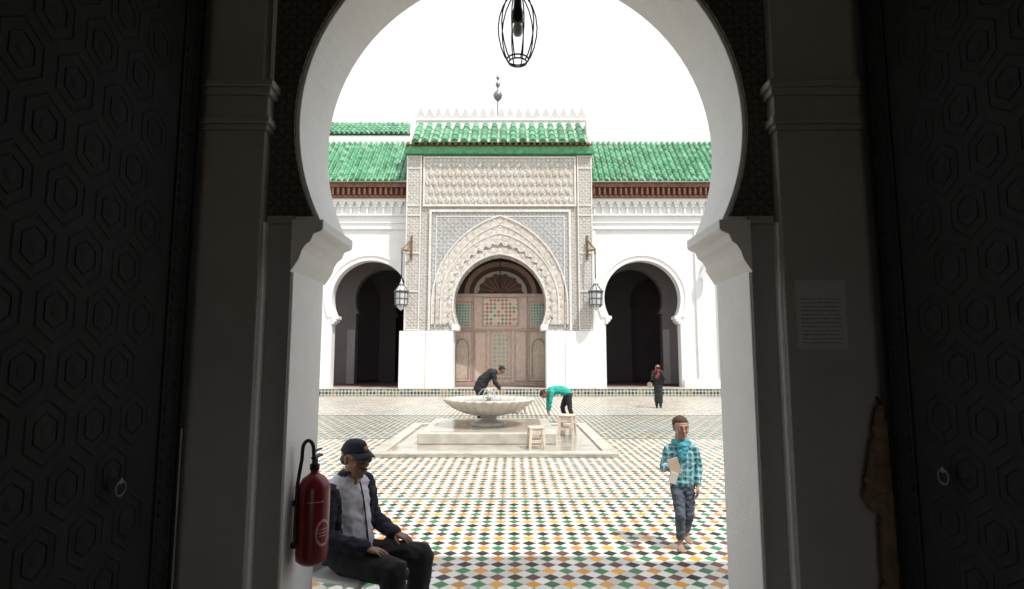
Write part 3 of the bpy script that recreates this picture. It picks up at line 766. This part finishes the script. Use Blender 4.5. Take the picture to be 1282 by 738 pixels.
def head(parent,M,s,skin,hair,vox=.0045,style='short',moust=None,pre='head'):
    K=M@Matrix.Scale(s,4)
    P=[('s',[((0,-.014,.035),(.073,.090,.080)),((0,.02,.02),(.068,.068,.075))]),
       ('s',[((0,.02,-.01),(.062,.066,.06)),((0,.03,-.055),(.046,.048,.045))]),
       ('s',[((0,.052,-.088),(.024,.022,.018)),((0,.03,-.07),(.045,.04,.03))]),
       ('s',[((.036,.055,-.022),(.022,.022,.022))]),('s',[((-.036,.055,-.022),(.022,.022,.022))]),
       ('s',[((-.028,.078,.028),(.02,.012,.007)),((.028,.078,.028),(.02,.012,.007))]),
       ('s',[((0,.086,.016),(.008,.008,.01)),((0,.106,-.018),(.011,.010,.009))]),
       ('s',[((-.014,.092,-.024),(.009,.009,.007)),((.014,.092,-.024),(.009,.009,.007))]),
       ('s',[((-.018,.080,-.055),(.008,.009,.009)),((.018,.080,-.055),(.008,.009,.009))]),
       ('s',[((.074,-.004,.018),(.006,.014,.014)),((.070,.0,-.018),(.005,.008,.010))]),
       ('s',[((-.074,-.004,.018),(.006,.014,.014)),((-.070,.0,-.018),(.005,.008,.010))]),
       ('s',[((0,-.02,-.05),(.048,.052,.05)),((0,-.03,-.14),(.052,.054,.04))])]
    blob(pre,P,vox/s,{'s':skin},parent,K,3)
    def el(nm,c,r,mat,seg=16):
        V=[];F=[];n=10
        for i in range(n+1):
            for k in range(seg):
                a=pi*i/n-pi/2; t=2*pi*k/seg; V.append((c[0]+r[0]*cos(a)*cos(t),c[1]+r[1]*cos(a)*sin(t),c[2]+r[2]*sin(a)))
        for i in range(n):
            for k in range(seg): F.append((i*seg+k,i*seg+(k+1)%seg,(i+1)*seg+(k+1)%seg,(i+1)*seg+k))
        return mobj(nm,V,F,mat,parent,True,M=K)
    for sx in (-1,1):
        el('eye',(sx*.029,.0745,.010),(.0135,.0115,.0085),EYEW); el('iris',(sx*.028,.0835,.010),(.0055,.004,.0058),IRIS)
        el('eyebrow',(sx*.029,.088,.031),(.018,.005,.0038),hair)
    el('lip_upper',(0,.0885,-.050),(.020,.006,.004),LIP); el('lip_lower',(0,.0875,-.060),(.017,.0065,.005),LIP)
    if moust:
        blob('moustache',[('h',[((0,.094,-.040),(.009,.007,.006)),((.022,.083,-.047),(.006,.006,.005))]),('h',[((0,.094,-.040),(.009,.007,.006)),((-.022,.083,-.047),(.006,.006,.005))])],.003,{'h':moust},parent,K,2)
    if style=='short':
        H=[('h',[((0,-.024,.048),(.076,.088,.072)),((0,.014,.068),(.060,.060,.038))]),('h',[((0,-.055,.0),(.066,.052,.05))]),
           ('h',[((.066,-.012,.035),(.012,.03,.03))]),('h',[((-.066,-.012,.035),(.012,.03,.03))])]
        blob('hair',H,.006,{'h':hair},parent,K,2,wr={'h':(.004,60)})
    elif style=='cap':
        H=[('h',[((0,-.058,.0),(.064,.046,.045))]),('h',[((.066,-.018,.02),(.010,.026,.028))]),('h',[((-.066,-.018,.02),(.010,.026,.028))])]
        blob('hair',H,.006,{'h':hair},parent,K,2,wr={'h':(.003,60)})
        CAP=simple('navy_cap',(.012,.015,.028),.85,bst=.3,bscale=300)
        blob('cap',[('c',[((0,-.012,.055),(.082,.098,.030)),((0,-.01,.092),(.064,.078,.036))])],.006,{'c':CAP},parent,K,3)
        V=[];F=[]
        for i in range(13):
            t=-1+2*i/12
            V+= [(t*.074,.062-.03*t*t+.01,.052),(t*.066,.150-.05*t*t,.040-.018*t*t),(t*.066,.150-.05*t*t,.034-.018*t*t),(t*.074,.062-.03*t*t+.01,.044)]
        for i in range(12):
            for k in range(4): F.append((4*i+k,4*i+(k+1)%4,4*i+4+(k+1)%4,4*i+4+k))
        F+=[(0,1,2,3),(48,49,50,51)]
        mobj('cap_visor',V,F,CAP,parent,True,M=K)
        el('cap_badge',(0.0,.092,.082),(.016,.005,.012),simple('badge',(.5,.38,.08),.5))
        GL=simple('spectacle_frame',(.02,.02,.02),.3); LN=simple('dark_lens',(.04,.035,.03),.1)
        for sx in (-1,1):
            tube('spectacle_rim',[tuple(K@Vector((sx*.031+.021*cos(t),.0925-.006*abs(cos(t)),.009+.016*sin(t)))) for t in [2*pi*i/18 for i in range(18)]],.0017*s,GL,parent,True)
            el('spectacle_lens',(sx*.031,.0905,.009),(.020,.0012,.015),LN)
            tube('spectacle_arm',[tuple(K@Vector(p)) for p in ((sx*.052,.086,.013),(sx*.070,.05,.014),(sx*.076,.0,.014))],.0017*s,GL,parent)
        tube('spectacle_bridge',[tuple(K@Vector(p)) for p in ((-.011,.094,.012),(0,.098,.015),(.011,.094,.012))],.0017*s,GL,parent)

def hand(name,parent,PM,W,d,up,side,curl,s,skin,vox=.0035,grip=0):
    W=Vector(W); Y=Vector(d).normalized(); Z=Vector(up); Z=(Z-Y*Z.dot(Y)).normalized(); X=Y.cross(Z)
    M_=Matrix(((X.x,Y.x,Z.x,W.x),(X.y,Y.y,Z.y,W.y),(X.z,Y.z,Z.z,W.z),(0,0,0,1)))
    P=[('s',[((0,-.01,0),(.026,.02,.018)),((-.028,.075,0),(.012,.014,.011)),((.028,.078,0),(.012,.014,.011))])]
    for i,(x,L,r) in enumerate(((.030,.070,.0085),(.0105,.080,.0088),(-.0095,.073,.0084),(-.029,.058,.0074))):
        x*=side; p=Vector((x,.082-.004*abs(i-1),0)); a=curl*(.45+.07*i); els=[(tuple(p),r)]
        for k,q in enumerate((.45,.31,.24)):
            dd=Vector((x*.225,cos(a),-sin(a))).normalized(); p=p+dd*L*q; a+=curl*.75+grip
            els.append((tuple(p),r*(1-.09*(k+1))))
        for k in range(3): P.append(('s',[els[k],els[k+1]]))
    t=[((side*.018,.018,-.006),.013),((side*.042,.045,-.014-.01*curl),.0105),((side*.054,.070,-.02-.02*curl),.0092),((side*.056,.092,-.024-.03*curl),.0080)]
    for k in range(3): P.append(('s',[t[k],t[k+1]]))
    return blob(name,P,vox/s,{'s':skin},parent,PM@M_@Matrix.Scale(s,4),2)

def shoe(P,lab,a,d,s=1.0,h=.0):
    d=Vector(d).normalized(); a=Vector(a)
    heel=a+Vector((0,0,-.045*s))-d*.04*s; ball=a+Vector((0,0,-.055*s))+d*.10*s; toe=a+Vector((0,0,-.06*s))+d*.165*s
    P.append((lab,[(tuple(heel),(.036*s,.036*s,.036*s)),(tuple(ball),(.043*s,.043*s,.03*s)),(tuple(toe),(.036*s,.036*s,.024*s))]))
    P.append((lab,[(tuple(a),.042*s),(tuple(ball),(.036*s,.036*s,.03*s))]))

# --- seated man (slightly slumped, jacket over pale jumper)
man=empty('seated_man')
MM=Matrix.Translation((-1.06,3.98,-.01))@Matrix.Rotation(radians(-112),4,'Z')
VEST=simple('lavender_wool',(.58,.56,.62),.95,nscale=9,var=.12,bst=.5,bscale=260); NAVY=simple('navy_sleeve',(.018,.02,.036),.9,bst=.4,bscale=260)
P=[('v',[((0,-.01,.55),(.175,.145,.09)),((0,-.05,.70),(.17,.15,.09))]),
   ('v',[((0,-.05,.70),(.17,.15,.09)),((0,-.06,.89),(.18,.13,.08))]),
   ('v',[((-.12,-.065,.955),(.075,.08,.05)),((.12,-.065,.955),(.075,.08,.05)),((0,-.06,1.015),(.07,.075,.03))]),
   ('sk',[((0,-.04,1.0),(.058,.06,.05)),((0,-.005,1.08),(.053,.056,.05))]),
   ('n',[((0,-.05,1.015),(.080,.080,.026)),((0,-.035,1.05),(.068,.070,.018))]),
   ('n',[((-.17,-.07,.55),(.035,.12,.06)),((-.165,-.08,.88),(.04,.11,.07))]),('n',[((.17,-.07,.55),(.035,.12,.06)),((.165,-.08,.88),(.04,.11,.07))]),
   ('t',[((0,-.01,.51),(.18,.15,.09)),((0,.02,.50),(.17,.13,.075))])]
for sx in (-1,1):
    sh=(sx*.19,-.06,.935); el_=(sx*.262,-.03,.69); wr_=(sx*.165,.215,.63)
    P+=[('n',[(sh,.074),(el_,.058)]),('n',[(el_,.058),(wr_,.042)]),('n',[((wr_[0],wr_[1]-.02,wr_[2]+.002),.045),(wr_,.044)])]
    hp_=(sx*.095,.03,.51); kn=(sx*.155,.43,.515); an=(sx*.16,.40,.11)
    P+=[('t',[(hp_,(.105,.1,.09)),(kn,.082)]),('t',[(kn,.082),((an[0],an[1],an[2]+.03),.068)])]
    shoe(P,'b',(an[0],an[1],.098),(sx*.15,1,0))
blob('body',P,.009,{'v':VEST,'n':NAVY,'sk':SK_MAN,'t':DARKCL,'b':simple('black_shoe',(.015,.014,.013),.4)},man,MM,5,wr={'v':(.011,11),'n':(.010,15),'t':(.011,10)})
HM=MM@Matrix.Translation((0,.005,1.128))@Matrix.Rotation(radians(-14),4,'Z')@Matrix.Rotation(radians(-3),4,'X')
head(man,HM,1.10,SK_MAN,HAIRG,style='cap',moust=HAIRG)
for sx in (-1,1):
    hand('hand',man,MM,(sx*.165,.225,.628),(-sx*.15,1,-.10),(0,.1,1),-sx,.35,1.0,SK_MAN)
tube('vest_zip',[tuple(MM@Vector(p)) for p in ((0,.125,.62),(0,.108,.72),(0,.090,.82),(0,.075,.90),(0,.045,.99))],.005,DARKCL,man)
ch=empty('plastic_chair')
CM=MM@Matrix.Translation((0,0,.01))
blob('seat_shell',[('p',[((-.2,.2,.405),(.03,.03,.014)),((.2,.2,.405),(.03,.03,.014)),((-.18,-.2,.395),(.03,.03,.014)),((.18,-.2,.395),(.03,.03,.014))]),
  ('p',[((-.18,-.2,.40),(.03,.02,.02)),((.18,-.2,.40),(.03,.02,.02)),((-.19,-.27,.72),(.03,.016,.02)),((.19,-.27,.72),(.03,.016,.02)),((0,-.285,.78),(.1,.016,.02))]),
  ]+[('p',[((sx*.2,sy*.2,.40),.022),((sx*.25,sy*.25,.015),.015)]) for sx in (-1,1) for sy in (-1,1)],.008,{'p':PLASTIC},ch,CM,3)

# --- boy
boy=empty('walking_boy')
BM_=Matrix.Translation((1.645,5.72,0))@Matrix.Rotation(radians(176),4,'Z')
pl=N('turquoise_plaid'); o=pl.xyz(pl.pos())
wv=pl.math('MULTIPLY',pl.noise(7,2),.05)
ox=pl.math('ADD',o[0],wv); oz=pl.math('ADD',o[2],wv)
fx=pl.math('LESS_THAN',pl.math('FRACT',pl.math('MULTIPLY',ox,18.0)),.35); fz=pl.math('LESS_THAN',pl.math('FRACT',pl.math('MULTIPLY',oz,18.0)),.35)
fx2=pl.math('LESS_THAN',pl.math('FRACT',pl.math('ADD',pl.math('MULTIPLY',ox,18.0),.4)),.12); fz2=pl.math('LESS_THAN',pl.math('FRACT',pl.math('ADD',pl.math('MULTIPLY',oz,18.0),.4)),.12)
cc=pl.mix(pl.math('MULTIPLY',pl.math('ADD',fx,fz),.5),(.11,.36,.41),(.03,.12,.17)); cc=pl.mix(pl.math('MULTIPLY',pl.math('MAXIMUM',fx2,fz2),.8),cc,(.50,.58,.57))
pl.bump(pl.noise(200),.3,.003); pl.fin(cc,.9)
JEAN=simple('grey_denim',(.075,.095,.125),.9,nscale=14,var=.5,bst=.4,bscale=250)
SCARF=simple('turquoise_scarf',(.07,.31,.37),.9,nscale=30,var=.3)
P=[('v',[((0,0,.60),(.118,.085,.05)),((0,0,.72),(.118,.085,.06))]),('v',[((0,0,.72),(.118,.085,.06)),((0,-.005,.88),(.128,.083,.06))]),
   ('v',[((-.09,-.005,.935),(.048,.05,.034)),((.09,-.005,.935),(.048,.05,.034)),((0,0,.965),(.05,.05,.022))]),
   ('sk',[((0,0,.96),.042),((0,.008,1.02),.042)]),
   ('c',[((-.045,.01,.985),(.05,.06,.034)),((.045,.01,.985),(.05,.06,.034))]),('c',[((0,.06,.965),(.06,.03,.038)),((.01,.083,.87),(.038,.02,.045))]),
   ('t',[((0,0,.60),(.108,.08,.05)),((0,0,.56),(.105,.08,.05))])]
P+=[('v',[((.125,-.005,.915),.046),((.175,-.01,.745),.038)]),('v',[((.175,-.01,.745),.038),((.145,.14,.765),.030)]),('sk',[((.145,.14,.765),.025),((.138,.165,.77),.022)]),
    ('v',[((-.125,-.005,.915),.046),((-.165,-.02,.745),.038)]),('v',[((-.165,-.02,.745),.038),((-.135,.045,.62),.030)]),('sk',[((-.135,.045,.62),.025),((-.13,.055,.59),.022)])]
for sx,ky,kz,ay,az in ((1,.10,.33,.05,.07),(-1,.04,.33,-.10,.10)):
    P+=[('t',[((sx*.055,0,.57),(.062,.07,.06)),((sx*.05,ky,kz),.048)]),('t',[((sx*.05,ky,kz),.048),((sx*.045,ay,az+.05),.040)]),('sk',[((sx*.045,ay,az+.04),.028),((sx*.045,ay,az),.027)])]
    a=Vector((sx*.045,ay,az))
    P+=[('b',[((a.x,a.y-.02,az-.042),(.028,.03,.024)),((a.x+sx*.008,a.y+.08,az-.05),(.036,.03,.016)),((a.x+sx*.01,a.y+.115,az-.052),(.03,.022,.013))])]
blob('body',P,.0075,{'v':pl.m,'sk':SK_BOY,'c':SCARF,'t':JEAN,'b':simple('sandal',(.33,.19,.13),.6)},boy,BM_,4,wr={'v':(.008,18),'t':(.008,17),'c':(.010,30)})
head(boy,BM_@Matrix.Translation((0,.012,1.122))@Matrix.Rotation(radians(6),4,'Z')@Matrix.Rotation(radians(-4),4,'X'),1.0,SK_BOY,HAIRB)
hand('hand',boy,BM_,(.138,.165,.77),(-.35,1,.15),(.9,.2,.3),1,.75,.78,SK_BOY)
hand('hand',boy,BM_,(-.13,.06,.585),(.05,.25,-1),(-1,0,0),1,.5,.78,SK_BOY)
box('held_paper',-.05,.05,-.008,.008,-.075,.075,simple('kraft_paper',(.50,.39,.29),.8),boy,.002,M=BM_@Matrix.Translation((.125,.262,.80))@Matrix.Rotation(radians(15),4,'Y'))
box('held_booklet',-.035,.035,-.006,.006,-.05,.05,simple('booklet',(.62,.57,.5),.8),boy,.002,M=BM_@Matrix.Translation((.14,.275,.70))@Matrix.Rotation(radians(-20),4,'Y'))

# --- man bending at the fountain (black)
bm1=empty('man_washing_at_fountain')
M1=Matrix.Translation((-.84,17.0,0))@Matrix.Rotation(radians(-90),4,'Z')
P=[('v',[((0,-.10,.93),(.19,.19,.12)),((0,.02,1.18),(.20,.19,.12))]),('v',[((0,.02,1.18),(.20,.19,.12)),((0,.25,1.38),(.19,.15,.12))]),
   ('v',[((-.14,.28,1.38),(.07,.08,.07)),((.14,.28,1.38),(.07,.08,.07)),((0,.36,1.42),(.07,.07,.06))]),('sk',[((0,.36,1.42),.055),((0,.47,1.42),.052)])]
for sx in (-1,1):
    P+=[('v',[((sx*.18,.30,1.36),.08),((sx*.2,.34,1.10),.06)]),('v',[((sx*.2,.34,1.10),.06),((sx*.12,.47,.93),.045)]),('sk',[((sx*.12,.47,.93),.03),((sx*.11,.49,.89),.027)]),
        ('t',[((sx*.09,-.10,.90),(.12,.15,.1)),((sx*.1,-.02,.48),.09)]),('t',[((sx*.1,-.02,.48),.09),((sx*.1,-.10,.13),.07)])]
    shoe(P,'t',(sx*.1,-.10,.098),(sx*.1,1,0))
blob('body',P,.013,{'v':DARKCL,'sk':SK_MAN,'t':DARKCL},bm1,M1,4,wr={'v':(.015,9),'t':(.01,10)})
head(bm1,M1@Matrix.Translation((0,.54,1.45))@Matrix.Rotation(radians(-38),4,'X'),1.05,SK_MAN,HAIRK,vox=.007)
for sx in (-1,1): hand('hand',bm1,M1,(sx*.11,.49,.89),(-sx*.2,.3,-1),(0,1,.2),-sx,.5,1,SK_MAN,vox=.005)

# --- youth bending low (green)
bg=empty('youth_bending_down')
M2=Matrix.Translation((1.50,16.2,0))@Matrix.Rotation(radians(97),4,'Z')
TEAL=simple('teal_sweater',(.02,.34,.27),.85,nscale=10,var=.2,bst=.4,bscale=200)
P=[('v',[((0,-.05,.83),(.15,.13,.12)),((0,.16,.93),(.155,.13,.12))]),('v',[((0,.16,.93),(.155,.13,.12)),((0,.40,.90),(.16,.12,.12))]),
   ('v',[((-.12,.43,.88),(.06,.07,.06)),((.12,.43,.88),(.06,.07,.06)),((0,.50,.87),(.06,.06,.055))]),('sk',[((0,.48,.87),.05),((0,.57,.83),.048)]),
   ('t',[((0,-.06,.80),(.15,.13,.11)),((0,-.04,.76),(.14,.12,.10))])]
for sx in (-1,1):
    P+=[('v',[((sx*.16,.43,.87),.062),((sx*.19,.47,.62),.048)]),('v',[((sx*.19,.47,.62),.048),((sx*.13,.50,.40),.038)]),('sk',[((sx*.13,.50,.40),.028),((sx*.12,.50,.36),.025)])]
for sx,oy in ((1,.06),(-1,-.10)):
    P+=[('t',[((sx*.085,-.05,.77),(.09,.1,.1)),((sx*.1,oy+.02,.43),.066)]),('t',[((sx*.1,oy+.02,.43),.066),((sx*.1,oy-.06,.13),.054)])]
    shoe(P,'b',(sx*.1,oy-.06,.098),(sx*.1,1,0))
blob('body',P,.012,{'v':TEAL,'sk':SK_MAN,'t':DARKCL,'b':DARKCL},bg,M2,4,wr={'v':(.014,10),'t':(.01,11)})
head(bg,M2@Matrix.Translation((0,.63,.80))@Matrix.Rotation(radians(-75),4,'X'),1.0,SK_MAN,HAIRK,vox=.007)
for sx in (-1,1): hand('hand',bg,M2,(sx*.12,.50,.36),(-sx*.1,.1,-1),(0,1,0),-sx,.5,.95,SK_MAN,vox=.005)

# --- woman in black robe with phone
wo=empty('woman_in_black_robe')
M3=Matrix.Translation((5.33,21.2,0))@Matrix.Rotation(radians(170),4,'Z')
P=[('v',[((0,0,.22),(.15,.13,.05)),((0,0,.55),(.15,.13,.1))]),('v',[((0,0,.55),(.15,.13,.1)),((0,0,.95),(.17,.13,.1))]),('v',[((0,0,.95),(.15,.12,.1)),((0,0,1.22),(.15,.11,.09))]),
   ('v',[((-.12,0,1.28),(.06,.07,.05)),((.12,0,1.28),(.06,.07,.05)),((0,0,1.33),(.07,.07,.04))]),
   ('r',[((0,-.015,1.44),(.10,.115,.11)),((0,-.01,1.38),(.10,.10,.07))]),('r',[((0,.02,1.32),(.15,.12,.05)),((.06,.09,1.12),(.07,.05,.07))]),
   ('b',[((-.07,.05,.04),(.045,.1,.035))]),('b',[((.07,.07,.04),(.045,.1,.035))])]
for sx in (-1,1):
    P+=[('v',[((sx*.16,0,1.27),.066),((sx*.21,.12,1.05),.056)]),('v',[((sx*.21,.12,1.05),.056),((sx*.06,.27,1.32),.042)]),('v',[((sx*.07,.0,.3),.07),((sx*.07,.03,.09),.05)])]
blob('body',P,.013,{'v':DARKCL,'r':simple('patterned_headscarf',(.38,.06,.05),.9,nscale=14,var=.8),'b':DARKCL},wo,M3,4,wr={'v':(.014,8)})
head(wo,M3@Matrix.Translation((0,.045,1.45)),.95,SK_MAN,HAIRK,vox=.007,style='none')
for sx in (-1,1): hand('hand',wo,M3,(sx*.055,.275,1.325),(-sx*.3,.2,1),(0,1,0),sx,.6,.9,SK_MAN,vox=.005)
box('mobile_phone',-.075,.075,-.006,.006,-.04,.04,BLACKM,wo,.004,M=M3@Matrix.Translation((0,.33,1.44)))
blob('handbag',[('p',[((.30,.03,.80),(.10,.05,.09)),((.30,.03,.88),(.09,.045,.05))])],.012,{'p':simple('bag_leather',(.45,.30,.22),.6)},wo,M3,2)
tube('bag_strap',[tuple(M3@Vector(p)) for p in ((.28,.03,.92),(.24,.05,1.1),(.19,.0,1.34),(.16,-.04,1.28),(.24,-.02,1.05),(.30,.0,.92))],.012,DARKCL,wo)

# --- brown robe hanging beside the right leaf
rb=empty('hanging_robe')
BROWN=simple('brown_wool',(.16,.105,.068),.95,nscale=8,var=.3,bst=.5,bscale=150)
blob('robe_cloth',[('v',[((1.85,2.93,1.54),(.02,.025,.03)),((1.83,2.93,1.32),(.045,.035,.03))]),('v',[((1.83,2.93,1.32),(.045,.035,.03)),((1.78,2.93,1.12),(.045,.035,.04)),((1.80,2.93,1.08),(.045,.035,.04))]),
  ('v',[((1.86,2.935,1.4),(.03,.03,.05)),((1.875,2.935,.6),(.055,.035,.05)),((1.86,2.935,.35),(.07,.035,.03))])],.010,{'v':BROWN},rb,None,3,wr={'v':(.012,16)})
tube('hook',[(1.86,2.93,1.56),(1.87,2.99,1.60)],.006,BLACKM,rb)

# ------------------------------------------------------------------ light, world, camera
EL,AZ=radians(60),radians(48)
S=Vector((sin(AZ)*cos(EL),-cos(AZ)*cos(EL),sin(EL)))
sl=bpy.data.lights.new('sun','SUN'); sl.energy=4.2; sl.angle=radians(.53); sl.color=(1,.96,.90)
so=bpy.data.objects.new('sun',sl); COL.objects.link(so); so.rotation_euler=S.to_track_quat('Z','Y').to_euler()
w=bpy.data.worlds.new('World'); scene.world=w; w.use_nodes=True; t=w.node_tree
bg_=t.nodes['Background']; sky=t.nodes.new('ShaderNodeTexSky'); sky.sky_type='NISHITA'; sky.sun_disc=False
sky.sun_elevation=EL; sky.sun_rotation=atan2(S.x,S.y); sky.dust_density=5; sky.air_density=1.0; sky.ozone_density=1
mx=t.nodes.new('ShaderNodeMix'); mx.data_type='RGBA'; mx.inputs[0].default_value=.80
mx.inputs[7].default_value=(9.7,9.8,9.9,1)
t.links.new(sky.outputs[0],mx.inputs[6]); t.links.new(mx.outputs[2],bg_.inputs[0]); bg_.inputs[1].default_value=.15
cam=bpy.data.cameras.new('cam'); cam.sensor_width=36; cam.lens=720/1282*36; cam.clip_start=.05; cam.clip_end=1500
co_=bpy.data.objects.new('camera',cam); COL.objects.link(co_); co_.location=(0,0,1.8)
co_.rotation_euler=(radians(90+6.3),0,0); scene.camera=co_
scene.view_settings.view_transform='Standard'; scene.view_settings.look='None'; scene.view_settings.exposure=0
